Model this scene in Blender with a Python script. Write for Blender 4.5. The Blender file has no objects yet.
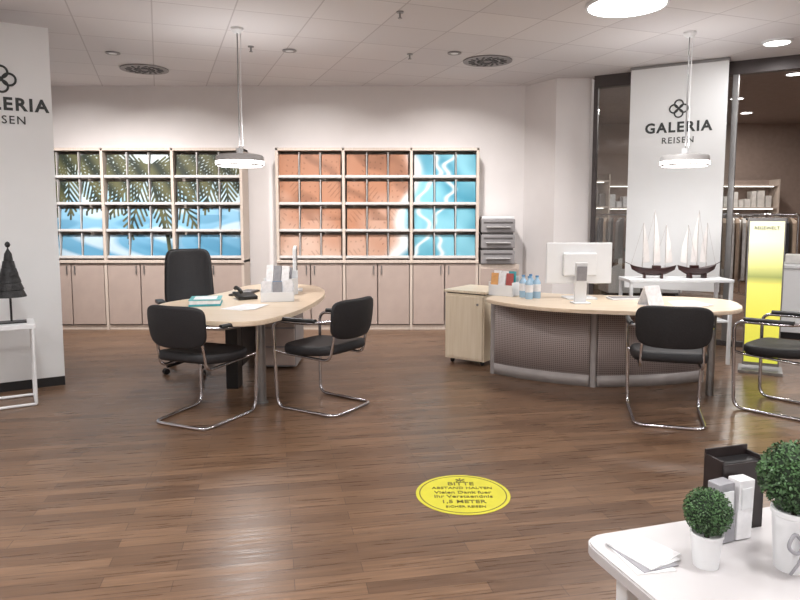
import bpy, bmesh, math, random
import numpy as np
from mathutils import Vector, Matrix
random.seed(4)
R=math.radians
scene=bpy.context.scene
try:
    scene.view_settings.view_transform='Standard'
except Exception: pass

# ------------------------------------------------------------ materials
MATS={}
def mat(name,col,rough=.5,metal=0,emis=None,es=0,spec=.5,var=.06,nscale=12,bump=0):
    if name in MATS: return MATS[name]
    m=bpy.data.materials.new(name); m.use_nodes=True
    nt=m.node_tree; b=nt.nodes['Principled BSDF']
    c=(*col,1)
    b.inputs['Roughness'].default_value=rough; b.inputs['Metallic'].default_value=metal
    b.inputs['Specular IOR Level'].default_value=spec
    tc=nt.nodes.new('ShaderNodeTexCoord'); n=nt.nodes.new('ShaderNodeTexNoise')
    n.inputs['Scale'].default_value=nscale; n.inputs['Detail'].default_value=4
    nt.links.new(tc.outputs['Object'],n.inputs['Vector'])
    r=nt.nodes.new('ShaderNodeMapRange'); r.inputs[1].default_value=.3; r.inputs[2].default_value=.7
    r.inputs[3].default_value=1-var; r.inputs[4].default_value=1+var
    nt.links.new(n.outputs['Fac'],r.inputs[0])
    mx=nt.nodes.new('ShaderNodeVectorMath'); mx.operation='SCALE'; mx.inputs[0].default_value=col
    nt.links.new(r.outputs[0],mx.inputs['Scale']); nt.links.new(mx.outputs[0],b.inputs['Base Color'])
    if bump:
        bp=nt.nodes.new('ShaderNodeBump'); bp.inputs['Strength'].default_value=bump; bp.inputs['Distance'].default_value=.01
        nt.links.new(n.outputs['Fac'],bp.inputs['Height']); nt.links.new(bp.outputs[0],b.inputs['Normal'])
    if emis:
        b.inputs['Emission Color'].default_value=(*emis,1); b.inputs['Emission Strength'].default_value=es
    MATS[name]=m; return m
def hexc(r,g,b):
    f=lambda v:(v/255)/12.92 if v/255<=.04045 else ((v/255+.055)/1.055)**2.4
    return (f(r),f(g),f(b))

WALL=mat('wall_paint',hexc(227,223,222),.75,var=.02,nscale=3)
PANEL=mat('panel_white',hexc(225,227,228),.6,var=.015,nscale=3)
WHITE=mat('white_plastic',hexc(228,230,232),.4,var=.01)
CHROME=mat('chrome',hexc(200,200,205),.14,1,var=.02)
STEEL=mat('brushed_steel',hexc(150,150,150),.35,.9)
BLACKF=mat('black_upholstery',hexc(24,23,26),.6,var=.25,nscale=90,bump=.15)
BLACK=mat('black_plastic',hexc(24,24,26),.4)
DARKM=mat('dark_metal',hexc(76,70,70),.4,.3)
TEXTM=mat('logo_grey',hexc(50,54,54),.6)
GREYP=mat('grey_plastic',hexc(140,137,138),.5)
PINKDOOR=mat('cabinet_door_laminate',hexc(174,157,148),.45,var=.05,nscale=6)
BRIGHT=mat('lamp_diffuser',(1,1,1),.5,emis=(1,.97,.95),es=9)

def wood(name,c1,c2,rough=.4,sc=(1,18,18)):
    m=bpy.data.materials.new(name); m.use_nodes=True; nt=m.node_tree; b=nt.nodes['Principled BSDF']
    tc=nt.nodes.new('ShaderNodeTexCoord'); mp=nt.nodes.new('ShaderNodeMapping'); mp.inputs['Scale'].default_value=sc
    n=nt.nodes.new('ShaderNodeTexNoise'); n.inputs['Scale'].default_value=3; n.inputs['Detail'].default_value=6
    cr=nt.nodes.new('ShaderNodeValToRGB'); cr.color_ramp.elements[0].color=(*c1,1); cr.color_ramp.elements[1].color=(*c2,1)
    cr.color_ramp.elements[0].position=.3; cr.color_ramp.elements[1].position=.7
    nt.links.new(tc.outputs['Object'],mp.inputs[0]); nt.links.new(mp.outputs[0],n.inputs[0])
    nt.links.new(n.outputs['Fac'],cr.inputs[0]); nt.links.new(cr.outputs[0],b.inputs['Base Color'])
    b.inputs['Roughness'].default_value=rough; MATS[name]=m; return m
BEECH=wood('light_beech',hexc(210,190,164),hexc(224,206,184),.35)
CREAM=wood('cream_laminate',hexc(220,204,178),hexc(230,216,194),.35,(18,18,1))
FRAMEW=wood('shelf_frame_wood',hexc(192,178,166),hexc(206,193,182),.45,(18,18,1))

def floor_mat():
    m=bpy.data.materials.new('parquet_floor'); m.use_nodes=True; nt=m.node_tree; b=nt.nodes['Principled BSDF']; L=nt.links.new
    tc=nt.nodes.new('ShaderNodeTexCoord'); mp=nt.nodes.new('ShaderNodeMapping'); mp.inputs['Rotation'].default_value=(0,0,R(-11))
    L(tc.outputs['Object'],mp.inputs[0])
    br=nt.nodes.new('ShaderNodeTexBrick'); br.offset=.37; br.offset_frequency=2
    br.inputs['Color1'].default_value=(*hexc(121,94,73),1); br.inputs['Color2'].default_value=(*hexc(96,73,57),1)
    br.inputs['Mortar'].default_value=(*hexc(68,51,41),1)
    br.inputs['Scale'].default_value=1; br.inputs['Mortar Size'].default_value=.0014; br.inputs['Bias'].default_value=-.1
    br.inputs['Brick Width'].default_value=.75; br.inputs['Row Height'].default_value=.08
    L(mp.outputs[0],br.inputs['Vector'])
    mp2=nt.nodes.new('ShaderNodeMapping'); mp2.inputs['Scale'].default_value=(2,40,1); L(mp.outputs[0],mp2.inputs[0])
    n=nt.nodes.new('ShaderNodeTexNoise'); n.inputs['Scale'].default_value=1.5; n.inputs['Detail'].default_value=6; L(mp2.outputs[0],n.inputs[0])
    r=nt.nodes.new('ShaderNodeMapRange'); r.inputs[1].default_value=.3;r.inputs[2].default_value=.7; r.inputs[3].default_value=.72; r.inputs[4].default_value=1.25
    L(n.outputs['Fac'],r.inputs[0])
    s=nt.nodes.new('ShaderNodeVectorMath'); s.operation='SCALE'; L(br.outputs['Color'],s.inputs[0]); L(r.outputs[0],s.inputs['Scale'])
    L(s.outputs[0],b.inputs['Base Color'])
    r2=nt.nodes.new('ShaderNodeMapRange'); r2.inputs[1].default_value=.3;r2.inputs[2].default_value=.7; r2.inputs[3].default_value=.25; r2.inputs[4].default_value=.38
    L(n.outputs['Fac'],r2.inputs[0]); L(r2.outputs[0],b.inputs['Roughness'])
    bp=nt.nodes.new('ShaderNodeBump'); bp.inputs['Strength'].default_value=.15; bp.inputs['Distance'].default_value=.003
    L(n.outputs['Fac'],bp.inputs['Height']); L(bp.outputs[0],b.inputs['Normal'])
    return m
def ceil_mat():
    m=bpy.data.materials.new('ceiling_tiles'); m.use_nodes=True; nt=m.node_tree; b=nt.nodes['Principled BSDF']; L=nt.links.new
    tc=nt.nodes.new('ShaderNodeTexCoord'); mp=nt.nodes.new('ShaderNodeMapping'); mp.inputs['Rotation'].default_value=(0,0,R(-20))
    L(tc.outputs['Object'],mp.inputs[0])
    br=nt.nodes.new('ShaderNodeTexBrick'); br.offset=0
    br.inputs['Color1'].default_value=(*hexc(222,219,220),1); br.inputs['Color2'].default_value=(*hexc(214,211,213),1)
    br.inputs['Mortar'].default_value=(*hexc(190,185,187),1)
    br.inputs['Scale'].default_value=1; br.inputs['Mortar Size'].default_value=.006
    br.inputs['Brick Width'].default_value=.62; br.inputs['Row Height'].default_value=.62
    L(mp.outputs[0],br.inputs['Vector']); L(br.outputs['Color'],b.inputs['Base Color']); b.inputs['Roughness'].default_value=.8
    return m
def perf_mat():
    m=bpy.data.materials.new('perforated_metal'); m.use_nodes=True; nt=m.node_tree; b=nt.nodes['Principled BSDF']; L=nt.links.new
    uv=nt.nodes.new('ShaderNodeTexCoord')
    v=nt.nodes.new('ShaderNodeTexVoronoi'); v.voronoi_dimensions='2D'; v.inputs['Scale'].default_value=60; v.inputs['Randomness'].default_value=0
    L(uv.outputs['UV'],v.inputs['Vector'])
    cr=nt.nodes.new('ShaderNodeValToRGB'); e=cr.color_ramp.elements
    e[0].position=.22; e[0].color=(*hexc(104,92,90),1); e[1].position=.36; e[1].color=(*hexc(172,160,156),1)
    L(v.outputs['Distance'],cr.inputs[0]); L(cr.outputs[0],b.inputs['Base Color']); b.inputs['Roughness'].default_value=.45
    return m
PERF=perf_mat()
def glass_mat():
    m=bpy.data.materials.new('shop_glass'); m.use_nodes=True; nt=m.node_tree; nt.nodes.clear(); L=nt.links.new
    o=nt.nodes.new('ShaderNodeOutputMaterial'); mx=nt.nodes.new('ShaderNodeMixShader'); t=nt.nodes.new('ShaderNodeBsdfTransparent')
    t.inputs[0].default_value=(.9,.92,.92,1)
    g=nt.nodes.new('ShaderNodeBsdfGlossy'); g.inputs['Roughness'].default_value=.02
    f=nt.nodes.new('ShaderNodeFresnel'); f.inputs[0].default_value=2.1
    L(f.outputs[0],mx.inputs[0]); L(t.outputs[0],mx.inputs[1]); L(g.outputs[0],mx.inputs[2]); L(mx.outputs[0],o.inputs[0])
    return m
GLASS=glass_mat()
def vcol_mat(name,rough=.35,es=0):
    m=bpy.data.materials.new(name); m.use_nodes=True; nt=m.node_tree; b=nt.nodes['Principled BSDF']
    a=nt.nodes.new('ShaderNodeVertexColor'); a.layer_name='Col'
    nt.links.new(a.outputs[0],b.inputs['Base Color']); b.inputs['Roughness'].default_value=rough; b.inputs['Specular IOR Level'].default_value=.2
    return m

# ------------------------------------------------------------ helpers
COL=scene.collection
def link(o,parent=None,m=None):
    COL.objects.link(o)
    if parent: o.parent=parent
    if m and hasattr(o.data,'materials'): o.data.materials.append(m)
    return o
def root(name,loc=(0,0,0),rz=0):
    e=bpy.data.objects.new(name,None); e.empty_display_size=.1; COL.objects.link(e); e.location=loc; e.rotation_euler=(0,0,rz); return e
def mesh_from_bm(name,bm,m,parent=None,loc=(0,0,0),rot=(0,0,0),smooth=False):
    me=bpy.data.meshes.new(name); bmesh.ops.recalc_face_normals(bm,faces=bm.faces); bm.to_mesh(me); bm.free()
    if smooth:
        for p in me.polygons: p.use_smooth=True
    o=bpy.data.objects.new(name,me); link(o,parent,m); o.location=loc; o.rotation_euler=rot; return o
def box(name,size,loc,m,parent=None,rot=(0,0,0),bev=.004):
    bm=bmesh.new(); bmesh.ops.create_cube(bm,size=1)
    for v in bm.verts: v.co=Vector((v.co.x*size[0],v.co.y*size[1],v.co.z*size[2]))
    b=min(bev,min(size)*.3)
    if b>0: bmesh.ops.bevel(bm,geom=bm.edges[:],offset=b,segments=2,affect='EDGES',profile=.6)
    return mesh_from_bm(name,bm,m,parent,loc,rot)
def lathe(name,prof,m,parent=None,loc=(0,0,0),rot=(0,0,0),seg=32,smooth=True):
    bm=bmesh.new(); rings=[]
    for (r,z) in prof:
        if r<1e-5: rings.append([bm.verts.new((0,0,z))])
        else: rings.append([bm.verts.new((r*math.cos(2*math.pi*i/seg),r*math.sin(2*math.pi*i/seg),z)) for i in range(seg)])
    for a,b in zip(rings,rings[1:]):
        for i in range(seg):
            j=(i+1)%seg
            if len(a)==1 and len(b)==1: continue
            if len(a)==1: bm.faces.new((a[0],b[i],b[j]))
            elif len(b)==1: bm.faces.new((a[i],a[j],b[0]))
            else: bm.faces.new((a[i],a[j],b[j],b[i]))
    o=mesh_from_bm(name,bm,m,parent,loc,rot,smooth)
    if smooth:
        md=o.modifiers.new('es','EDGE_SPLIT'); md.split_angle=R(35)
    return o
def cyl(name,r,z0,z1,xy,m,parent=None,seg=28,r2=None):
    r2=r if r2 is None else r2; h=z1-z0
    return lathe(name,[(0,0),(r,0),(r2,h),(0,h)],m,parent,(xy[0],xy[1],z0),seg=seg)
def prism(name,pts,z0,z1,m,parent=None,bev=.004):
    bm=bmesh.new(); vs=[bm.verts.new((x,y,z0)) for x,y in pts]; f=bm.faces.new(vs)
    r=bmesh.ops.extrude_face_region(bm,geom=[f]); 
    for v in r['geom']:
        if isinstance(v,bmesh.types.BMVert): v.co.z=z1
    if bev:
        es=[e for e in bm.edges if abs(e.verts[0].co.z-e.verts[1].co.z)<1e-6]
        bmesh.ops.bevel(bm,geom=es,offset=bev,segments=2,affect='EDGES')
    return mesh_from_bm(name,bm,m,parent)
def catmull(pts,closed=True,n=8):
    out=[]; N=len(pts); P=[Vector(p) for p in pts]
    rng=range(N) if closed else range(N-1)
    for i in rng:
        g=lambda k:P[k%N] if closed else P[max(0,min(N-1,k))]
        a,b,c,d=g(i-1),g(i),g(i+1),g(i+2)
        for k in range(n):
            t=k/n
            out.append(tuple(.5*((2*b)+(c-a)*t+(2*a-5*b+4*c-d)*t*t+(-a+3*b-3*c+d)*t**3)))
    if not closed: out.append(tuple(P[-1]))
    return out
def fillet(pts,r,closed=False,n=6):
    P=[Vector(p) for p in pts]; out=[]; N=len(P)
    for i in range(N):
        if not closed and i in (0,N-1): out.append(P[i]); continue
        a,b,c=P[i-1],P[i],P[(i+1)%N]; d1=(a-b); d2=(c-b); rr=min(r,d1.length*.49,d2.length*.49)
        p1=b+d1.normalized()*rr; p2=b+d2.normalized()*rr
        for k in range(n+1):
            t=k/n; out.append(p1*(1-t)**2+b*2*t*(1-t)+p2*t*t)
    return out
def tube(name,pts,r,m,parent=None,fil=.05,closed=False,loc=(0,0,0)):
    pp=fillet(pts,fil,closed) if fil else [Vector(p) for p in pts]
    cu=bpy.data.curves.new(name,'CURVE'); cu.dimensions='3D'; s=cu.splines.new('POLY'); s.points.add(len(pp)-1)
    for q,p in zip(s.points,pp): q.co=(*p,1)
    s.use_cyclic_u=closed; cu.bevel_depth=r; cu.bevel_resolution=3; cu.use_fill_caps=True
    tmp=bpy.data.objects.new(name,cu); COL.objects.link(tmp)
    bpy.context.view_layer.update()
    me=bpy.data.meshes.new_from_object(tmp.evaluated_get(bpy.context.evaluated_depsgraph_get()))
    bpy.data.objects.remove(tmp)
    for p in me.polygons: p.use_smooth=True
    o=bpy.data.objects.new(name,me); me.materials.clear(); link(o,parent,m); o.location=loc; return o
def text(name,s,width,m,parent,loc,rot=(R(90),0,0),bold=.0,spacing=1.0,height=None):
    cu=bpy.data.curves.new(name,'FONT'); cu.body=s; cu.align_x='CENTER'; cu.align_y='CENTER'; cu.size=1; cu.offset=bold; cu.space_character=spacing; cu.extrude=.004
    cu.resolution_u=3
    tmp=bpy.data.objects.new(name,cu); COL.objects.link(tmp); bpy.context.view_layer.update()
    me=bpy.data.meshes.new_from_object(tmp.evaluated_get(bpy.context.evaluated_depsgraph_get())); bpy.data.objects.remove(tmp)
    xs=[v.co.x for v in me.vertices]; ys=[v.co.y for v in me.vertices]
    k=width/(max(xs)-min(xs)); cx=(max(xs)+min(xs))/2; cy=(max(ys)+min(ys))/2
    ky=k if not height else height/(max(ys)-min(ys))
    for v in me.vertices: v.co=Vector(((v.co.x-cx)*k,(v.co.y-cy)*ky,v.co.z*.3))
    me.materials.clear()
    o=bpy.data.objects.new(name,me); link(o,parent,m); o.location=loc; o.rotation_euler=rot; return o
def pad(name,w,h,t,curve,m,parent,loc,rot=(0,0,0),taper=0,crown=.0,n=4.5):
    # upholstered slab lying in local XZ, thickness in Y, curved about z
    bm=bmesh.new(); N=14; g=[]
    for j in range(N+1):
        row=[]
        for i in range(N+1):
            a=i/N*2-1; b=j/N*2-1
            # square->superellipse
            rr=max(abs(a),abs(b)); 
            if rr>0:
                L=(abs(a/rr)**n+abs(b/rr)**n)**(1/n); x=a/L; z=b/L
            else: x=z=0
            wx=w/2*(1+taper*z)
            row.append(bm.verts.new((x*wx,curve*x*x+crown*z*z,z*h/2)))
        g.append(row)
    for j in range(N):
        for i in range(N): bm.faces.new((g[j][i],g[j][i+1],g[j+1][i+1],g[j+1][i]))
    o=mesh_from_bm(name,bm,m,parent,loc,rot,True)
    s=o.modifiers.new('sol','SOLIDIFY'); s.thickness=t; s.offset=0
    b=o.modifiers.new('bev','BEVEL'); b.width=t*.35; b.segments=3; b.angle_limit=R(50)
    return o
def logo(parent,cx,z,r,y):
    for i,(dx,dz) in enumerate(((0,1),(1,0),(0,-1),(-1,0))):
        pts=[(cx+dx*r*.5+math.cos(a)*r*.42,y,z+dz*r*.5+math.sin(a)*r*.42) for a in [k*math.pi/12 for k in range(24)]]
        tube('logo_loop_%d'%i,pts,r*.08,TEXTM,parent,fil=0,closed=True)
LS=.74
def area(name,loc,size,power,col=(1,.985,.975),rot=(0,0,0),parent=None,shape='DISK',spread=180):
    l=bpy.data.lights.new(name,'AREA'); l.shape=shape; l.size=size; l.energy=power*LS; l.color=col; l.spread=R(spread)
    o=bpy.data.objects.new(name,l); COL.objects.link(o); o.location=loc; o.rotation_euler=rot
    if parent: o.parent=parent
    return o

CZ=3.08
# ------------------------------------------------------------ room shell
FM=floor_mat(); CM=ceil_mat()
box('floor',(14.6,17.6,.1),(2.2,6.2,-.05),FM,bev=0)
# ceiling over the shop follows the glazing line
prism('ceiling',[(-5,-2),(9.2,-2),(9.2,4.15),(2.3,8.15),(1.88,8.15),(1.6,8.7),(-5,8.7)],CZ,CZ+.1,CM,bev=0)
MALLC=mat('mall_ceiling_paint',hexc(150,136,130),.8)
MALLW=mat('mall_wall_paint',hexc(158,140,130),.8)
prism('ceiling_mall',[(1.6,8.75),(9.2,3.9),(9.2,15),(1.6,15)],3.45,3.55,MALLC,bev=0)
box('wall_back',(6.7,.12,CZ),(-1.72,8.66,CZ/2),WALL,bev=0)
box('wall_left',(.12,10.7,CZ),(-5.0,3.35,CZ/2),WALL,bev=0)
box('wall_rear',(14.2,.12,CZ),(2.1,-1.96,CZ/2),WALL,bev=0)
box('wall_right',(.12,17,3.5),(9.2,6.5,1.75),MALLW,bev=0)
box('wall_mall',(7.7,.12,3.5),(5.4,14.9,1.75),MALLW,bev=0)
prism('wall_mall_side',[(1.5,8.72),(1.62,8.72),(1.62,15),(1.5,15)],0,3.5,MALLW,bev=0)
prism('wall_pier',[(1.60,8.60),(1.88,8.10),(2.30,8.10),(2.42,8.3),(2.42,8.72),(1.60,8.72)],0,CZ-.002,WALL,bev=0)
BASE=mat('baseboard_paint',hexc(120,108,102),.5)
box('baseboard_back',(.62,.02,.07),(1.27,8.59,.035),BASE)

# glazed partition: from pier to right
part=root('glass_partition',(2.32,8.02,0),R(-30.5))
L=7.6
for i,s in enumerate([0.02,.62,2.7,4.1,5.5,7.0]):
    box('post_%d'%i,(.05,.07,2.98),(s,0,1.49),DARKM,part)
box('header',(L,.10,.14),(L/2,0,3.01),DARKM,part)
box('sill',(L,.08,.06),(L/2,0,.03),DARKM,part)
for i,(a,b) in enumerate(((.05,.6),(.65,1.5),)):
    box('pane_%d'%i,(b-a,.012,2.88),((a+b)/2,0,1.5),GLASS,part,bev=0)
box('post_9',(.06,.08,2.98),(1.5,0,1.49),STEEL,part)

# ------------------------------------------------------------ logo walls
lp=root('logo_wall_panel',(-2.86,5.53,0),R(31.4))
box('panel_board',(1.95,.10,2.88),(-.975,.05,.08+1.44),PANEL,lp,bev=.003)
box('panel_plinth',(1.95,.09,.08),(-.975,.055,.04),BLACK,lp,bev=0)
text('lettering_top','GALERIA',.63,TEXTM,lp,(-.335,-.004,2.33),bold=.034,spacing=1.2)
text('lettering_sub','REISEN',.31,TEXTM,lp,(-.35,-.004,2.205),bold=.008,spacing=1.2)
logo(lp,-.35,2.52,.11,-.004)
bp=root('hanging_logo_banner',(2.58,7.54,0),R(-30.8))
box('banner_cloth',(.98,.03,2.45),(.49,0,.62+1.225),PANEL,bp,bev=.003)
box('banner_top_bar',(1.0,.04,.03),(.49,0,3.06),STEEL,bp)
text('lettering_top','GALERIA',.68,TEXTM,bp,(.51,-.018,2.395),bold=.034,spacing=1.2)
text('lettering_sub','REISEN',.32,TEXTM,bp,(.51,-.018,2.255),bold=.008,spacing=1.2)
logo(bp,.51,2.59,.10,-.018)

# ------------------------------------------------------------ brochure wall units with murals
def seg_dist(px,py,a,b):
    dx,dy=b[0]-a[0],b[1]-a[1]; t=np.clip(((px-a[0])*dx+(py-a[1])*dy)/(dx*dx+dy*dy+1e-9),0,1)
    return np.hypot(px-a[0]-t*dx,py-a[1]-t*dy)
rs=np.random.RandomState(3)
PALM=[]
for (cx,cy,sc) in ((.40,1.32,1.05),(1.42,1.16,1.1),(2.35,1.35,1.05),(0.0,.95,.6)):
    for k in range(10):
        ang=R(-205+k*25+rs.uniform(-8,8)); ln=sc*rs.uniform(.6,.85)
        prev=None
        for q in range(13):
            t=q/12; p=(cx+math.cos(ang)*ln*t, cy+math.sin(ang)*ln*t*.7-.35*ln*t*t)
            if prev:
                PALM.append((prev,p,.012))
                da=math.atan2(p[1]-prev[1],p[0]-prev[0]); ll=.20*sc*math.sin(math.pi*min(1,t*.9+.1))
                for sg in (-1,1):
                    PALM.append((p,(p[0]+math.cos(da+sg*.75)*ll,p[1]+math.sin(da+sg*.75)*ll-.04),.0135))
            prev=p
PALM.append(((1.42,1.16),(1.62,.35),.022)); PALM.append(((1.62,.35),(1.70,-.1),.026))
def mural_palm(x,z,W,H):
    v=z/H; c1=np.array(hexc(92,146,176)); c2=np.array(hexc(138,182,208)); c3=np.array(hexc(196,210,212))
    c=np.where(v[:,None]<.5, c1+(c2-c1)*np.clip((v[:,None]-.1)/.4,0,1), c2+(c3-c2)*np.clip((v[:,None]-.5)/.3,0,1))
    n=np.sin(x*4+np.sin(z*7)*2)*np.sin(z*9+x*3)
    k=np.clip((n-.15)*2.5,0,1)[:,None]*(v[:,None]<.6); c=c*(1-k*.6)+np.array(hexc(206,218,224))*k*.6
    k=np.clip((-n-.35)*3,0,1)[:,None]*(v[:,None]<.4); c=c*(1-k*.5)+np.array(hexc(58,120,152))*k*.5
    g=np.zeros(len(x))
    for a,b,w in PALM:
        g=np.maximum(g,np.clip((w-seg_dist(x,z,a,b))/.006+.5,0,1))
    dk=np.array(hexc(36,44,34))
    lt=np.array(hexc(84,84,56)); s=(.5+.5*np.sin(x*23+z*17))[:,None]
    c=c*(1-g[:,None])+(dk*(1-s)+lt*s)*g[:,None]
    return c
def mural_beach(x,z,W,H):
    u=x/W; v=z/H
    sand=np.array(hexc(166,118,92)); sand2=np.array(hexc(202,180,166)); sea=np.array(hexc(64,134,156)); sea2=np.array(hexc(118,176,192)); foam=np.array(hexc(222,226,226))
    n=np.sin(x*4+z*3)+.6*np.sin(x*9-z*7)+.4*np.sin(z*17+x*11)
    k=np.clip(.55-v+.16*n,0,1)[:,None]
    c=sand*(1-k)+sand2*k
    br=np.array(hexc(116,80,62)); k=(np.clip(np.sin(x*7+z*9+n)*1.4-.5,0,1)*(v>.35))[:,None]; c=c*(1-.65*k)+br*.65*k
    # fine footprints / shrub specks in the sand
    sp=(np.sin(x*53+np.sin(z*11)*4)*np.sin(z*47+np.sin(x*13)*4)>.8); c[sp]=c[sp]*.72
    sh=.64+.13*(v-.5)+.025*np.sin(z*8)+.012*n
    d=(u-sh)
    m=np.clip((d+.01)/.03,0,1)[:,None]; f=np.exp(-(d/.026)**2)[:,None]*.9
    k2=(.5+.5*np.sin(z*5+x*6+n))[:,None]; w=sea*(1-k2)+sea2*k2
    c=c*(1-m)+w*m; c=c*(1-f)+foam*f
    for off,wd in ((.10,.012),(.19,.010)):
        d2=np.exp(-((d-off-.03*np.sin(z*9+off*40)-.01*np.sin(z*31))/wd)**2)[:,None]*.7; c=c*(1-d2)+foam*d2
    return c
LEDGE=mat('shelf_ledge_acrylic',hexc(206,203,201),.35)
def brochure_wall(name,x0,bays,bw,mural):
    rt=root(name,(x0,8.23,0)); W=bw*bays; H=2.27
    D=.33
    # frame
    for i in range(bays+1):
        w=.035
        box('upright_%d'%i,(w,D,H),(min(max(i*bw,w/2),W-w/2),D/2,H/2),FRAMEW,rt)
    box('top_board',(W,D,.035),(W/2,D/2,H-.0175),FRAMEW,rt)
    box('counter_board',(W,D+.02,.035),(W/2,D/2-.01,.865),FRAMEW,rt)
    box('plinth',(W,D-.03,.06),(W/2,D/2+.01,.03),FRAMEW,rt)
    box('back_board',(W,.02,H),(W/2,D-.005,H/2),FRAMEW,rt)
    for i in range(bays):
        dw=(bw-.04)/2
        for k in range(2):
            xc=i*bw+.02+dw*(k+.5)
            box('door_%d_%d'%(i,k),(dw-.012,.02,.765),(xc,.012,.455),PINKDOOR,rt)
            box('handle_%d_%d'%(i,k),(.012,.02,.11),(xc+(dw/2-.05)*(1 if k==0 else -1),-.006,.76),STEEL,rt)
    # display rows
    rows=4; z0=.90; pitch=(H-.04-z0)/rows
    NX,NZ=36,42; V=[];F=[];XZ=[]
    for b in range(bays):
        cw=(bw-.05)/3
        for r in range(rows):
            zb=z0+r*pitch
            box('ledge_%d_%d'%(b,r),(bw-.04,.15,.014),(b*bw+bw/2,.10,zb+.010),LEDGE,rt,bev=.002)
            box('ledge_lip_%d_%d'%(b,r),(bw-.04,.008,.03),(b*bw+bw/2,.022,zb+.025),LEDGE,rt,bev=.001)
            for c in range(3):
                xa=b*bw+.025+c*cw+.014; xb=xa+cw-.028
                base=len(V)
                for j in range(NZ):
                    t=j/(NZ-1); zz=zb+.03+t*(pitch-.065); yy=.035+.045*t
                    for i in range(NX):
                        xx=xa+(xb-xa)*i/(NX-1); V.append((xx,yy,zz)); XZ.append((xx,zz-z0))
                for j in range(NZ-1):
                    for i in range(NX-1):
                        a=base+j*NX+i; F.append((a,a+1,a+NX+1,a+NX))
            for c in range(1,3):
                box('divider_%d_%d_%d'%(b,r,c),(.008,.24,pitch-.02),(b*bw+.025+c*cw,.15,zb+pitch/2),LEDGE,rt,bev=0)
    me=bpy.data.meshes.new('brochure_fronts'); me.from_pydata(V,[],F)
    XZ=np.array(XZ); c=mural(XZ[:,0],XZ[:,1],W,H-z0)
    at=me.color_attributes.new('Col','FLOAT_COLOR','POINT'); arr=np.ones((len(V),4)); arr[:,:3]=c; at.data.foreach_set('color',arr.ravel())
    o=bpy.data.objects.new('brochure_fronts',me); link(o,rt,vcol_mat(name+'_print',.5))
    return rt
brochure_wall('brochure_wall_unit',-4.55,3,.867,mural_palm)
brochure_wall('brochure_wall_unit.001',-1.54,3,.84,mural_beach)

# low cabinet + tray stack
cb=root('low_side_cabinet',(1.24,8.23,0))
box('body',(.50,.33,.80),(0,.175,.43),FRAMEW,cb); box('door',(.46,.02,.7),(0,0,.43),PINKDOOR,cb); box('handle',(.012,.02,.1),(.18,-.016,.7),STEEL,cb); box('plinth',(.46,.28,.03),(0,.19,.015),BLACK,cb)
pr=root('stacked_printer_trays',(1.22,8.36,.832))
for i in range(3):
    box('tray_body_%d'%i,(.42,.30,.17),(0,0,.09+i*.195),GREYP,pr,bev=.012)
    box('tray_slot_%d'%i,(.36,.02,.02),(0,-.146,.13+i*.195),mat('slot_grey',hexc(84,80,80),.5),pr,bev=.002)
    box('tray_lip_%d'%i,(.3,.06,.012),(0,-.17,.075+i*.195),mat('light_grey_plastic',hexc(180,178,178),.5),pr,bev=.003)
    if i<2: box('spacer_%d'%i,(.38,.26,.03),(0,0,.188+i*.195),MATS['slot_grey'],pr)
box('top_lid',(.40,.28,.03),(0,.0,.58),WHITE,pr,bev=.01)

# ------------------------------------------------------------ visitor chair
def visitor_chair(name,loc,fwd):
    ang=math.atan2(fwd[1],fwd[0])-math.pi/2
    rt=root(name,(loc[0],loc[1],0),ang)
    pts=[(-.225,-.255,.70),(-.27,-.10,.675),(-.27,.27,.665),(-.25,.255,.013),(-.225,-.27,.013),(.225,-.27,.013),(.25,.255,.013),(.27,.27,.665),(.27,-.10,.675),(.225,-.255,.70)]
    tube('frame_tube',pts,.0125,CHROME,rt,fil=.075)
    for s in (-1,1):
        tube('seat_tube_%d'%(s+1),[(s*.26,.262,.44),(s*.20,.22,.415),(s*.20,-.21,.40),(s*.19,-.285,.80)],.011,CHROME,rt,fil=.06)
        tube('arm_pad_%d'%(s+1),[(s*.258,-.13,.690),(s*.27,0,.689),(s*.27,.20,.684)],.018,BLACK,rt,fil=.05)
    tube('cross_tube',[(-.2,.2,.413),(.2,.2,.413)],.010,CHROME,rt,fil=0)
    pad('seat',.50,.50,.07,0,BLACKF,rt,(0,-.01,.46),(R(90-3),0,0),taper=-.04,crown=.015)
    pad('backrest',.48,.29,.04,.06,BLACKF,rt,(0,-.315,.70),(R(6),0,0),taper=.03,crown=.01) 
    return rt
# note: local -Y is the rear
visitor_chair('visitor_chair',(-1.40,4.64),(.40,.92))
visitor_chair('visitor_chair.001',(-.57,4.93),(-.84,.54))
visitor_chair('visitor_chair.002',(1.91,4.63),(.28,.96))
visitor_chair('visitor_chair.003',(2.86,4.82),(-.66,.75))

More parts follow.
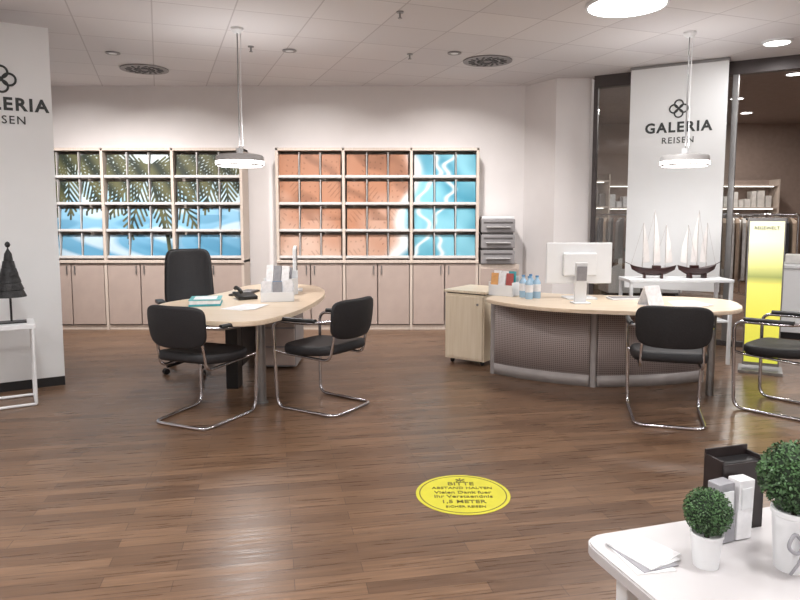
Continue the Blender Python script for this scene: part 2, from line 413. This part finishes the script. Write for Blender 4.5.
# ------------------------------------------------------------ office chair
def office_chair(name,loc,rz):
    rt=root(name,(loc[0],loc[1],0),rz)
    for i in range(5):
        a=i*2*math.pi/5+.3; c,s=math.cos(a),math.sin(a)
        tube('base_arm_%d'%i,[(c*.03,s*.03,.11),(c*.29,s*.29,.075)],.018,BLACK,rt,fil=0)
        for k in (-1,1):
            lathe('caster_%d_%d'%(i,k+1),[(0,-.009),(.026,-.009),(.028,0),(.026,.009),(0,.009)],BLACK,rt,(c*.30-s*.016*k,s*.30+c*.016*k,.028),(R(90),0,a),seg=16)
    cyl('gas_column',.026,.10,.42,(0,0),CHROME,rt); cyl('column_cover',.035,.10,.25,(0,0),BLACK,rt)
    box('mechanism',(.2,.25,.05),(0,0,.43),BLACK,rt,bev=.01)
    pad('seat',.50,.48,.08,0,BLACKF,rt,(0,0.02,.49),(R(90),0,0),crown=.02)
    tube('back_bar',[(0,-.12,.42),(0,-.30,.44),(0,-.315,.75)],.02,BLACK,rt,fil=.06)
    pad('backrest',.44,.58,.05,.07,BLACKF,rt,(0,-.30,.83),(R(6),0,0),taper=-.06,crown=.02,n=6)
    for s in (-1,1):
        tube('arm_%d'%(s+1),[(s*.18,0,.44),(s*.29,0,.46),(s*.30,-.02,.64)],.014,BLACK,rt,fil=.05)
        box('arm_pad_%d'%(s+1),(.07,.24,.03),(s*.30,0,.655),BLACK,rt,bev=.012)
    return rt
office_chair('office_chair',(-1.92,6.12),R(-152))

# ------------------------------------------------------------ desk 1
DT=.715
d1=root('rounded_desk')
out=catmull([(-1.97,5.1),(-1.78,4.76),(-1.5,4.60),(-1.22,4.50),(-.97,4.56),(-.80,5.0),(-.715,5.6),(-.71,6.2),(-.83,6.72),(-1.05,6.95),(-1.45,6.98),(-1.62,6.75),(-1.66,6.3),(-1.8,5.85),(-1.97,5.5)])
prism('desk_top',out,DT-.035,DT,BEECH,d1,bev=.006)
cyl('support_leg',.035,.01,DT-.03,(-1.07,5.0),STEEL,d1); cyl('leg_foot',.05,0,.012,(-1.07,5.0),STEEL,d1)
box('modesty_panel',(.03,1.1,.52),(-1.36,6.1,.42),BLACK,d1)
box('side_panel',(.55,.03,DT-.036),(-1.30,6.70,(DT-.036)/2),BLACK,d1)
box('drawer_pedestal',(.34,.5,.56),(-1.15,6.38,.30),GREYP,d1)
for i in range(3): box('drawer_front_%d'%i,(.32,.015,.165),(-1.15,6.125,.12+i*.18),PINKDOOR,d1)
box('cable_column',(.1,.16,DT-.036),(-1.40,5.48,(DT-.036)/2),BLACK,d1)
# items on desk 1
def brochure_box(name,loc,rz,cols,w=.26,d=.2,h=.16):
    rt=root(name,loc,rz)
    box('holder_base',(w,d,.012),(0,0,.006),WHITE,rt); box('holder_front',(w,.008,h*.55),(0,-d/2+.004,h*.28),WHITE,rt)
    box('holder_back',(w,.008,h),(0,d/2-.004,h/2),WHITE,rt)
    for s in (-1,1): box('holder_side_%d'%(s+1),(.008,d,h*.7),(s*(w/2-.004),0,h*.35),WHITE,rt)
    n=len(cols)
    for i,c in enumerate(cols):
        box('brochure_%d'%i,(w/3*.85,.012,h*random.uniform(.95,1.25)),((i%3-1)*w/3.2,-d/2+.03+(i//3)*.05,h*.64),c,rt,rot=(R(-8),0,0),bev=.001)
    return rt
def pap(n,r,g,b): return mat('paper_'+n,hexc(r,g,b),.45,var=.12,nscale=25)
PW=pap('white',232,232,234); PB=pap('blue',90,140,185); PT=pap('teal',60,160,170); PR=pap('red',170,80,76); PO=pap('orange',215,160,100); PG=pap('green',120,150,96); PGR=pap('grey',150,150,155)
brochure_box('brochure_holder',(-1.05,5.62,DT),R(10),[PW,PGR,PW,PW,PB,PW],.28,.18,.15)
brochure_box('brochure_holder.001',(-1.10,6.06,DT),R(-20),[PW,PGR,PW,PW,PW,PGR],.26,.18,.22)
mn=root('flat_monitor',(-1.02,6.4,DT),R(98))
box('screen_shell',(.50,.035,.31),(0,0,.27),WHITE,mn,bev=.01); box('screen_face',(.47,.004,.28),(0,-.0195,.27),mat('screen_dark',hexc(60,66,74),.2),mn,bev=0)
box('stand_neck',(.05,.03,.14),(0,.03,.08),WHITE,mn); box('stand_foot',(.22,.18,.012),(0,.02,.006),WHITE,mn)
kb=root('keyboard',(-1.45,6.12,DT+.001),R(80))
box('kb_body',(.40,.14,.016),(0,0,.008),BLACK,kb); 
for i in range(4): box('key_row_%d'%i,(.37,.022,.006),(0,-.045+i*.03,.018),GREYP,kb,bev=.001)
ph=root('desk_phone',(-1.36,5.75,DT),R(30))
box('phone_body',(.17,.2,.03),(0,0,.03),BLACK,ph,rot=(R(8),0,0),bev=.008)
tube('phone_handset',[(-.06,-.09,.07),(-.06,-.06,.085),(-.06,.06,.10),(-.06,.09,.085)],.016,BLACK,ph,fil=.02)
box('phone_display',(.08,.04,.004),(.03,.05,.055),GREYP,ph,rot=(R(8),0,0)) 
bk=root('teal_booklet',(-1.60,5.40,DT),R(12))
box('cover_bottom',(.25,.29,.016),(0,0,.008),PT,bk); box('pages',(.24,.28,.03),(0,0,.031),PW,bk); box('cover_top',(.25,.29,.006),(0,0,.049),mat('teal_print',hexc(100,176,180),.4),bk); box('cover_panel',(.18,.2,.002),(0,0,.053),PW,bk)
pp=root('paper_sheets',(-1.25,5.2,DT),R(-25)); 
for i in range(3): box('sheet_%d'%i,(.21,.297,.002),(i*.02,i*.015,.001+i*.0022),PW,pp,rot=(0,0,R(i*7)),bev=0)

# ------------------------------------------------------------ desk 2
d2=root('curved_service_desk')
out=catmull([(.76,5.72),(1.08,5.25),(1.52,5.05),(2.11,4.95),(2.55,5.02),(2.76,5.28),(2.84,5.68),(2.55,5.90),(2.0,5.98),(1.5,6.12),(1.18,6.28),(.95,6.12)])
prism('desk_top',out,DT-.03,DT,BEECH,d2,bev=.006)
def curved_panel(name,pts,z0,z1,m,parent,th=.02):
    cc=catmull(pts,False,10); bm=bmesh.new(); uv=bm.loops.layers.uv.new('UVMap'); s=0; prev=None; cols=[]
    for p in cc:
        if prev: s+=math.hypot(p[0]-prev[0],p[1]-prev[1])
        cols.append((bm.verts.new((p[0],p[1],z0)),bm.verts.new((p[0],p[1],z1)),s)); prev=p
    for a,b in zip(cols,cols[1:]):
        f=bm.faces.new((a[0],b[0],b[1],a[1]))
        for l,u in zip(f.loops,((a[2],z0),(b[2],z0),(b[2],z1),(a[2],z1))): l[uv].uv=u
    o=mesh_from_bm(name,bm,m,parent,smooth=True); s=o.modifiers.new('s','SOLIDIFY'); s.thickness=th; s.offset=0; return o
c1=[(.86,5.95),(1.09,5.75),(1.34,5.60),(1.6,5.48)]; c2=[(1.66,5.47),(2.0,5.49),(2.35,5.56),(2.62,5.66)]
GR=mat('warm_grey_metal',hexc(158,152,150),.5,.1)
for i,c in enumerate((c1,c2)):
    curved_panel('perforated_panel_%d'%i,c,.09,.66,PERF,d2)
    curved_panel('plinth_%d'%i,c,0,.10,GR,d2,.03)
    curved_panel('top_rail_%d'%i,c,.655,.685,GR,d2,.03)
for i,p in enumerate(((.855,5.96),(1.63,5.475),(2.63,5.67))):
    cyl('post_%d'%i,.027,0,DT-.03,p,GR,d2)
cyl('end_leg',.03,0,DT-.03,(2.50,5.22),STEEL,d2)
ct=root('mobile_cabinet',(.445,6.41,0),math.atan2(-.25,.355))
box('body',(.43,.50,.64),(.215,.25,.05+.32),CREAM,ct,bev=.006)
box('top_slab',(.46,.53,.025),(.22,.25,.7145),CREAM,ct)
box('front_door',(.40,.012,.6),(.215,-.006,.37),CREAM,ct)
box('recess',(.41,.46,.015),(.215,.25,.697),BLACK,ct)
for i,(a,b) in enumerate(((.05,.06),(.38,.06),(.05,.44),(.38,.44))):
    lathe('wheel_%d'%i,[(0,-.012),(.022,-.012),(.025,0),(.022,.012),(0,.012)],BLACK,ct,(a,b,.025),(R(90),0,R(90)),seg=16)
box('lock',(.02,.01,.02),(.36,-.014,.6),STEEL,ct)
# tops items
brochure_box('brochure_holder.002',(.95,6.00,DT),R(-35),[PO,PW,PR,PW,PW,PT],.24,.14,.18)
def bottle(name,loc):
    rt=root(name,loc); bl=mat('blue_bottle_plastic',hexc(160,192,215),.15,var=.03)
    lathe('bottle_body',[(0,0),(.032,0),(.034,.01),(.034,.07),(.031,.08),(.034,.09),(.034,.14),(.013,.175),(.013,.185)],bl,rt,seg=20)
    cyl('cap',.015,.185,.2,(0,0),PB,rt); cyl('label',.0345,.06,.125,(0,0),PW,rt)
for i,(x,y) in enumerate(((1.10,5.86),(1.18,5.93),(1.13,5.74),(1.21,5.80))): bottle('water_bottle'+('' if i==0 else '.%03d'%i),(x,y,DT))
mn=root('computer_monitor',(1.575,5.80,DT),R(3))
box('screen_shell',(.585,.03,.36),(0,0,.31),WHITE,mn,bev=.012); box('back_bulge',(.3,.04,.2),(0,-.03,.30),WHITE,mn,bev=.015)
box('stand_neck',(.09,.03,.27),(0,-.05,.15),WHITE,mn,rot=(R(-4),0,0)); box('stand_foot',(.26,.2,.015),(0,-.03,.0075),WHITE,mn,bev=.004)
box('screen_face',(.55,.004,.32),(0,.017,.315),mat('screen_lit',hexc(160,190,220),.2,emis=hexc(160,190,220),es=.5),mn,bev=0)
st=root('white_display_stand',(1.50,5.45,DT),R(5)); box('upright',(.10,.025,.33),(0,0,.175),WHITE,st,rot=(R(4),0,0)); box('foot',(.14,.12,.012),(0,0,.006),WHITE,st); box('card',(.085,.004,.12),(0,-.024,.25),PGR,st,rot=(R(4),0,0))
def prismtent(name,loc,rz):
    rt=root(name,loc,rz); box('leaf_front',(.15,.004,.17),(0,-.035,.08),PW,rt,rot=(R(-24),0,0),bev=0); box('leaf_back',(.15,.004,.17),(0,.035,.08),PW,rt,rot=(R(24),0,0),bev=0); box('foot',(.15,.14,.003),(0,0,.0015),PW,rt,bev=0)
prismtent('tent_calendar',(2.05,5.35,DT),R(20))
kb=root('keyboard.001',(2.02,5.72,DT),R(5)); box('kb_body',(.40,.14,.016),(0,0,.008),WHITE,kb)
for i in range(4): box('key_row_%d'%i,(.37,.022,.006),(0,-.045+i*.03,.018),GREYP,kb,bev=.001)
pp=root('paper_sheets.001',(2.35,5.4,DT),R(-12))
for i in range(3): box('sheet_%d'%i,(.21,.297,.002),(i*.03,i*.015,.001+i*.0022),PW,pp,rot=(0,0,R(i*9)),bev=0)

# ------------------------------------------------------------ ship display
sh=root('white_display_console',(2.70,6.45,0))
box('top',(1.0,.34,.03),(0,0,.815),WHITE,sh); box('shelf',(.94,.3,.02),(0,0,.42),WHITE,sh)
for i,(a,b) in enumerate(((-.48,-.15),(.48,-.15),(-.48,.15),(.48,.15))): box('leg_%d'%i,(.03,.03,.80),(a,b,.40),WHITE,sh)
HULL=mat('ship_hull_wood',hexc(50,24,24),.35); SAIL=mat('sail_cloth',hexc(214,210,208),.8)
def ship(name,loc,rz,s=1.0):
    rt=root(name,loc,rz)
    bm=bmesh.new(); N=14; rows=[]
    for i in range(N+1):
        t=i/N*2-1; w=.05*(1-abs(t)**2.6)+.002; zt=.098+.035*t*t; zb=.03+.04*abs(t)**3
        rows.append([bm.verts.new((t*.215,-w,zt)),bm.verts.new((t*.20,-w*.7,(zt+zb)/2-.015)),bm.verts.new((t*.17,0,zb)),bm.verts.new((t*.20,w*.7,(zt+zb)/2-.015)),bm.verts.new((t*.215,w,zt))])
    for a,b in zip(rows,rows[1:]):
        for k in range(4): bm.faces.new((a[k],b[k],b[k+1],a[k+1]))
        bm.faces.new((a[0],a[4],b[4],b[0]))
    bm.faces.new(rows[0]); bm.faces.new(rows[-1])
    mesh_from_bm('hull',bm,HULL,rt)
    box('deck_house',(.08,.04,.03),(-.03,0,.112),HULL,rt); box('cradle_1',(.02,.07,.05),(-.08,0,.025),HULL,rt); box('cradle_2',(.02,.07,.05),(.08,0,.025),HULL,rt)
    tube('bowsprit',[(.18,0,.12),(.27,0,.16)],.003,HULL,rt,fil=0)
    RIG=mat('rigging',hexc(150,140,136),.7)
    for i,(x,h) in enumerate(((-.11,.44),(.0,.58),(.10,.46))):
        tube('mast_%d'%i,[(x,0,.09),(x,0,.08+h)],.0025,RIG,rt,fil=0)
        tube('stay_%d'%i,[(x,0,.08+h),(x+.11,0,.12)],.001,RIG,rt,fil=0)
        bm=bmesh.new(); v=[bm.verts.new(p) for p in ((x-.005,0,.15),(x-.065,.010,.16),(x-.045,.018,.12+h*.45),(x-.005,0,.06+h))]
        bm.faces.new(v); mesh_from_bm('sail_%d'%i,bm,SAIL,rt)
    return rt
ship('model_sailing_ship',(2.47,6.42,.83),R(170)); ship('model_sailing_ship.001',(2.91,6.45,.83),R(12))

# illuminated sign column
sg=root('illuminated_sign_stand',(3.34,6.02,0),R(-28))
m=bpy.data.materials.new('yellow_light_print'); m.use_nodes=True; nt=m.node_tree; b=nt.nodes['Principled BSDF']
tc=nt.nodes.new('ShaderNodeTexCoord'); sp=nt.nodes.new('ShaderNodeSeparateXYZ'); cr=nt.nodes.new('ShaderNodeValToRGB')
nt.links.new(tc.outputs['Generated'],sp.inputs[0]); nt.links.new(sp.outputs['Z'],cr.inputs[0])
e=cr.color_ramp.elements; e[0].position=0; e[0].color=(*hexc(196,198,70),1); e[1].position=1; e[1].color=(*hexc(232,234,200),1)
for p,c in ((.3,hexc(216,210,84)),(.55,hexc(222,216,110)),(.61,hexc(150,158,92)),(.66,hexc(190,192,120)),(.72,hexc(226,224,150)),(.86,hexc(234,232,200))):
    x=e.new(p); x.color=(*c,1)
nt.links.new(cr.outputs[0],b.inputs['Base Color']); nt.links.new(cr.outputs[0],b.inputs['Emission Color']); b.inputs['Emission Strength'].default_value=.6
box('light_box',(.30,.06,1.36),(0,0,.04+.68+.02),STEEL,sg); box('printed_face',(.275,.004,1.30),(0,-.033,.74),m,sg,bev=0); box('foot_plate',(.36,.3,.03),(0,0,.015),STEEL,sg)
text('sign_lettering','REISEWELT',.2,TEXTM,sg,(0,-.038,1.33))

# ------------------------------------------------------------ pendant lamps
def pendant(name,x,y,zl,up=9):
    rt=root(name,(x,y,0))
    lathe('ceiling_rose',[(0,CZ-.045),(.03,CZ-.045),(.055,CZ-.02),(.055,CZ),(0,CZ)],WHITE,rt)
    cyl('suspension_rod',.006,zl+.10,CZ-.04,(0,0),STEEL,rt,12)
    tube('power_cable',[(.03,0,zl+.085),(.02,0,(zl+CZ)/2),(.03,0,CZ-.03)],.003,WHITE,rt,fil=.3)
    cyl('hub',.03,zl+.06,zl+.11,(0,0),WHITE,rt)
    lathe('shade',[(0,zl+.055),(.16,zl+.055),(.20,zl+.045),(.21,zl+.03),(.21,zl-.03),(.195,zl-.05)],MATS['light_grey_plastic'],rt,seg=48)
    cyl('glow_ring',.213,zl-.035,zl-.008,(0,0),BRIGHT,rt,48)
    cyl('diffuser',.195,zl-.05,zl-.042,(0,0),BRIGHT,rt,48)
    area('pendant_light',(0,0,zl-.06),.36,16,parent=rt)
    area('pendant_uplight',(0,0,zl+.13),.36,up,rot=(math.pi,0,0),parent=rt)  # upward fill light added to brighten the ceiling
pendant('pendant_lamp',-1.43,5.97,1.93); pendant('pendant_lamp.001',2.60,6.1,1.94)
for i,(x,y) in enumerate(((-2.2,1.2),(2.8,1.6),(.3,-.6),(5.0,3.4))): pendant('pendant_lamp.%03d'%(i+2),x,y,2.3,26)  # unseen pendants, added so their upward light lifts the ceiling

# ceiling lights
def disc(name,x,y,d,p):
    rt=root(name,(x,y,0)); r=d/2
    lathe('trim_ring',[(r,CZ-.002),(r+.02,CZ-.004),(r+.02,CZ-.02),(r,CZ-.022),(r,CZ-.002)],WHITE,rt,seg=48)
    cyl('diffuser',r,CZ-.018,CZ-.004,(0,0),BRIGHT,rt,48)
    if p: area('lamp',(0,0,CZ-.03),d*.9,p,parent=rt)
disc('round_ceiling_light',1.76,5.30,.58,48)
disc('recessed_downlight',3.56,6.41,.22,16)
for i,(x,y,d,p) in enumerate(((-1.6,2.6,.5,62),(1.0,1.0,.5,50),(-3.4,2.4,.4,44),(4.2,2.5,.5,50),(-1.2,-.3,.5,45),(5.2,4.6,.4,30),(3.4,-.2,.4,40))):
    disc('round_ceiling_light.%03d'%(i+1),x,y,d,p)
def spot(name,x,y,aim=None,p=0):
    rt=root(name,(x,y,0)); lathe('trim_ring',[(.04,CZ-.002),(.07,CZ-.003),(.07,CZ-.012),(.045,CZ-.014),(.04,CZ-.002)],GREYP,rt); cyl('lens',.04,CZ-.012,CZ-.003,(0,0),WHITE,rt,20)
    if p:
        d=Vector(aim)-Vector((x,y,CZ-.05)); q=d.to_track_quat('-Z','Y').to_euler()
        area('lamp',(0,0,CZ-.05),.12,p,(1,.96,.935),tuple(q),rt,spread=100)
k=0
for x in (-4.0,-2.9,-1.1,.55):
    spot('ceiling_spot'+('' if k==0 else '.%03d'%k),x,6.85 if k%2 else 6.75,(x,8.3,.9),30); k+=1
def vent(name,x,y):
    rt=root(name,(x,y,0))
    cyl('plate',.26,CZ-.012,CZ-.002,(0,0),GREYP,rt,40)
    for i in range(16):
        a=i*math.pi/8
        for r0 in (.08,.17): box('slot_%d_%d'%(i,int(r0*100)),(.07,.022,.006),(math.cos(a)*r0,math.sin(a)*r0,CZ-.014),BLACK,rt,rot=(0,0,a+.5),bev=0)
vent('ceiling_air_diffuser',-2.87,7.6); vent('ceiling_air_diffuser.001',.93,7.2)
for i,(x,y) in enumerate(((-1.45,6.6),(.1,6.9),(.0,5.5))):
    rt=root('sprinkler_head'+('' if i==0 else '.%03d'%i),(x,y,0)); cyl('flange',.03,CZ-.01,CZ-.001,(0,0),STEEL,rt,16); cyl('stem',.008,CZ-.05,CZ-.01,(0,0),STEEL,rt,10); cyl('deflector',.018,CZ-.055,CZ-.05,(0,0),STEEL,rt,12)

# ------------------------------------------------------------ left side table with decorative tree
tb=root('white_side_table',(-2.93,5.22,0),R(31.4))
box('top',(.95,.34,.035),(-.475,-.17,.61),WHITE,tb)
for i,x in enumerate((-.02,-.93)):
    tube('side_frame_%d'%i,[(x,-.01,.60),(x,-.01,.012),(x,-.33,.012),(x,-.33,.60)],.011,WHITE,tb,fil=.03)
tube('stretcher_1',[(-.02,-.33,.012),(-.93,-.33,.012)],.011,WHITE,tb,fil=0); 
tube('stretcher_2',[(-.02,-.01,.012),(-.93,-.01,.012)],.011,WHITE,tb,fil=0)
tr=root('black_ornamental_tree',(-2.965,4.985,.628))
TB=mat('black_tinsel',hexc(20,20,22),.5,var=.4,nscale=80,bump=.6)
box('base_plate',(.2,.12,.012),(0,0,.006),BLACK,tr,rot=(0,0,R(30)))
cyl('stem',.008,.01,.25,(0,0),BLACK,tr,12)
prof=[(0,.20)]
for i in range(6):
    z=.20+i*.055; r=.112-i*.016; prof+=[(r,z+.0),(r*.97,z+.012),(r*.80,z+.052)]
prof+=[(.008,.56),(0,.585)]
o=lathe('tree_tiers',prof,TB,tr,seg=40)
lathe('tree_topper',[(0,.57),(.014,.58),(.02,.596),(.014,.612),(0,.622)],BLACK,tr,seg=16)

# ------------------------------------------------------------ floor sticker
fs=root('round_floor_sticker',(.328,3.32,0))
YEL=mat('sticker_yellow',hexc(212,206,60),.45,var=.05)
lathe('disc',[(0,0.0005),(.245,0.0005),(.245,.002),(0,.002)],YEL,fs,seg=64,smooth=False)
OL=mat('sticker_print',hexc(110,104,44),.5)
lathe('ring',[(.222,.0021),(.228,.0021),(.228,.0027),(.222,.0027),(.222,.0021)],OL,fs,seg=64,smooth=False)
for i,(s,w,y) in enumerate((('*',.05,.17),('BITTE',.14,.125),('ABSTAND HALTEN',.32,.07),('Vielen Dank fuer',.30,.015),('Ihr Verstaendnis',.30,-.035),('1,5 METER',.22,-.1),('SICHER REISEN',.2,-.155))):
    text('print_%d'%i,s,w,OL,fs,(0,y,.0025),rot=(0,0,0),bold=.01)

# ------------------------------------------------------------ foreground table + plants
TH=.70
ft=root('foreground_display_table',(.42,1.48,0),R(17))
rr=fillet([(0,0,0),(0,-.75,0),(1.3,-.75,0),(1.3,0,0)],.06,True)
prism('table_top',[(p.x,p.y) for p in rr],TH-.03,TH,mat('table_white',hexc(190,187,188),.35,var=.02),ft)
box('apron_far',(1.1,.02,.07),(.65,-.08,TH-.065),WHITE,ft)
for i,(a,b) in enumerate(((.08,-.08),(.08,-.67),(1.22,-.08),(1.22,-.67))): box('leg_%d'%i,(.04,.04,TH-.03),(a,b,(TH-.03)/2),WHITE,ft)
LEAF=mat('boxwood_leaf',hexc(66,98,58),.5,var=.45,nscale=30)
def topiary(name,loc,r,ph,pr_,bow=False):
    rt=root(name,loc)
    lathe('pot',[(0,0),(pr_*.8,0),(pr_,ph*.9),(pr_*1.06,ph*.92),(pr_*1.06,ph),(pr_*.93,ph),(pr_*.9,ph*.85),(0,ph*.85)],WHITE,rt,seg=32)
    cyl('stem',.006,ph*.8,ph+r*.5,(0,0),HULL,rt,10)
    zc=ph+r*.92
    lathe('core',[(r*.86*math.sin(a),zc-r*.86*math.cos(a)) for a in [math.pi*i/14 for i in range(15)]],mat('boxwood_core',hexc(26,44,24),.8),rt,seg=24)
    bm=bmesh.new(); 
    for i in range(3000):
        z=random.uniform(-1,1); a=random.uniform(0,2*math.pi); q=math.sqrt(1-z*z); n=Vector((q*math.cos(a),q*math.sin(a),z))
        p=n*r*random.uniform(.80,.97)+Vector((0,0,zc)); t=n.cross(Vector((random.gauss(0,1),random.gauss(0,1),random.gauss(0,1)))).normalized()
        u=(n*random.uniform(.4,1.1)+t*.8).normalized(); s=n.cross(u).normalized(); l=r*.11; w=l*.33
        v=[bm.verts.new(p),bm.verts.new(p+u*l*.5+s*w),bm.verts.new(p+u*l),bm.verts.new(p+u*l*.5-s*w)]; bm.faces.new(v)
    me=bpy.data.meshes.new('leaves'); bm.to_mesh(me); bm.free(); link(bpy.data.objects.new('leaves',me),rt,LEAF)
    if bow:
        y=-pr_*1.05
        for s in (-1,1):
            tube('bow_loop_%d'%(s+1),[(0,y,ph*.55),(s*.03,y-.01,ph*.8),(s*.045,y-.012,ph*.55),(s*.02,y-.01,ph*.42)],.004,PGR,rt,fil=.015,closed=True)
            tube('bow_tail_%d'%(s+1),[(0,y,ph*.55),(s*.015,y-.008,ph*.3),(s*.03,y-.004,ph*.08)],.003,PGR,rt,fil=.01)
topiary('topiary_ball_plant',(.835,1.345,TH),.075,.131,.042,True)
topiary('topiary_ball_plant.001',(.657,1.355,TH),.050,.074,.032)
bx=root('dark_storage_box',(.805,1.54,TH),R(17))
DB=mat('dark_brown_leather',hexc(38,30,30),.45,var=.2)
box('box_base',(.125,.06,.012),(0,0,.006),DB,bx); box('box_front',(.125,.006,.165),(0,-.027,.0825),DB,bx); box('box_back',(.125,.006,.187),(0,.027,.0935),DB,bx)
for s in (-1,1): box('box_side_%d'%(s+1),(.006,.06,.175),(s*.0595,0,.0875),DB,bx)
box('box_insert',(.115,.045,.16),(0,0,.085),BLACK,bx)
bd=root('white_binders',(.765,1.47,TH),R(20))
for i in range(2): 
    box('binder_%d'%i,(.045,.035,.14),(-.028+i*.055,0,.073),PW if i else PGR,bd,rot=(0,R(-3+5*i),0),bev=.002)
    box('binder_label_%d'%i,(.03,.002,.05),(-.028+i*.055,-.019,.10),WHITE,bd)
fl=root('flyer_stack',(.535,1.40,TH),R(25))
for i in range(4): box('flyer_%d'%i,(.09,.13,.002),(i*.008-.012,-.01+i*.006,.001+.0022*i),[PW,PGR,PW,PW][i],fl,rot=(0,0,R(9*i-15)),bev=0)

# ------------------------------------------------------------ mall behind glass
def rack(name,x,y,rz,cols,n=16):
    rt=root(name,(x,y,0),rz)
    tube('rail',[(-.7,0,0.02),(-.7,0,1.45),(.7,0,1.45),(.7,0,.02)],.014,CHROME,rt,fil=.04)
    for s in (-1,1): box('foot_%d'%(s+1),(.05,.5,.03),(s*.7,0,.015),CHROME,rt)
    for i in range(n):
        c=random.choice(cols); xx=-.6+1.2*i/(n-1); h=random.uniform(.6,.95)
        bm=bmesh.new(); pts=[(0,-.05,1.40),(0,-.2,1.34),(0,-.23,1.40-h*.5),(0,-.24,1.40-h),(0,.24,1.40-h),(0,.23,1.40-h*.5),(0,.2,1.34),(0,.05,1.40)]
        f=bm.faces.new([bm.verts.new(p) for p in pts]); g=bmesh.ops.extrude_face_region(bm,geom=[f])
        for v in g['geom']:
            if isinstance(v,bmesh.types.BMVert): v.co.x+=.04
        mesh_from_bm('garment_%d'%i,bm,c,rt,(xx,0,0),(0,0,R(random.uniform(-8,8))))
        tube('hook_%d'%i,[(xx+.02,0,1.39),(xx+.02,0,1.465)],.003,CHROME,rt,fil=0)
GC=[mat('garment_%s'%n,hexc(*c),.85,var=.1) for n,c in (('white',(215,212,208)),('black',(56,54,56)),('grey',(130,125,122)),('beige',(180,158,138)),('brown',(110,84,70)))]
rack('clothes_rack',4.55,8.9,R(-20),[GC[0],GC[4],GC[2],GC[3],GC[1]]); rack('clothes_rack.001',5.8,10.6,R(10),GC); rack('clothes_rack.002',3.4,10.6,R(-30),GC[1:])
rack('clothes_rack.003',6.9,12.0,R(0),GC)
LW=mat('shelf_light_strip',(1,1,1),.5,emis=(1,.93,.86),es=5)
def mall_shelf(name,x,y,rz):
    rt=root(name,(x,y,0),rz)
    box('back',(1.8,.03,2.2),(0,.2,1.1),MALLW,rt)
    for s in (-1,1): box('side_%d'%(s+1),(.03,.4,2.2),(s*.9,0,1.1),FRAMEW,rt)
    for i in range(5):
        z=.15+i*.48; box('shelf_%d'%i,(1.77,.38,.03),(0,0,z),FRAMEW,rt)
        if i: box('strip_%d'%i,(1.6,.02,.01),(0,-.15,z-.022),LW,rt,bev=0)
        if i<4:
            bm=bmesh.new(); xx=-.82
            while xx<.75:
                w=random.uniform(.08,.2); h=random.uniform(.12,.36)
                bmesh.ops.create_cube(bm,size=1,matrix=Matrix.Translation((xx+w/2,0,z+.016+h/2))@Matrix.Diagonal((w*.9,.22,h,1))); xx+=w+.02
            mesh_from_bm('goods_%d'%i,bm,random.choice(GC+[PO,PW,PR]),rt)
mall_shelf('mall_shelving',3.4,14.4,0); mall_shelf('mall_shelving.001',5.3,14.4,0); mall_shelf('mall_shelving.002',7.2,14.4,0); mall_shelf('mall_shelving.003',3.0,12.3,R(20))
def counter(name,x,y,rz,w=1.3):
    rt=root(name,(x,y,0),rz); box('plinth',(w-.1,.5,.08),(0,0,.04),BLACK,rt); box('body',(w,.6,.75),(0,0,.455),WHITE,rt,bev=.01); box('top',(w+.05,.65,.04),(0,0,.85),WHITE,rt)
    for i in range(5): box('folded_goods_%d'%i,(.18,.25,.08+.03*(i%3)),(-w/2+.18+i*w/5.4,0,.87+.04+.015*(i%3)),random.choice(GC),rt,bev=.02)
counter('display_counter',4.9,7.75,R(-30)); counter('display_counter.001',4.3,11.8,0); 
k=0
for x,y in ((3.4,9.4),(4.6,8.9),(5.6,9.6),(4.2,11.0),(5.8,11.6),(3.2,12.6),(6.8,13.2),(5.0,13.2),(7.0,10.2)):
    rt=root('mall_downlight'+('' if k==0 else '.%03d'%k),(x,y,0)); lathe('trim_ring',[(.10,3.447),(.12,3.447),(.12,3.43),(.10,3.43),(.10,3.447)],WHITE,rt); cyl('diffuser',.10,3.435,3.446,(0,0),BRIGHT,rt,24)
    if k%2==0: area('lamp',(0,0,3.42),.2,52,(1,.95,.90),parent=rt)
    k+=1

# ------------------------------------------------------------ world + camera
w=bpy.data.worlds.new('World'); scene.world=w; w.use_nodes=True
w.node_tree.nodes['Background'].inputs[0].default_value=(.9,.92,1,1); w.node_tree.nodes['Background'].inputs[1].default_value=.3
cam=bpy.data.cameras.new('Camera'); co=bpy.data.objects.new('Camera',cam); COL.objects.link(co); scene.camera=co
co.location=(0,0,1.45); co.rotation_euler=(R(90-5.4),0,0)
cam.sensor_width=36; cam.lens=36*660/800; cam.shift_y=-23/800; cam.clip_end=100
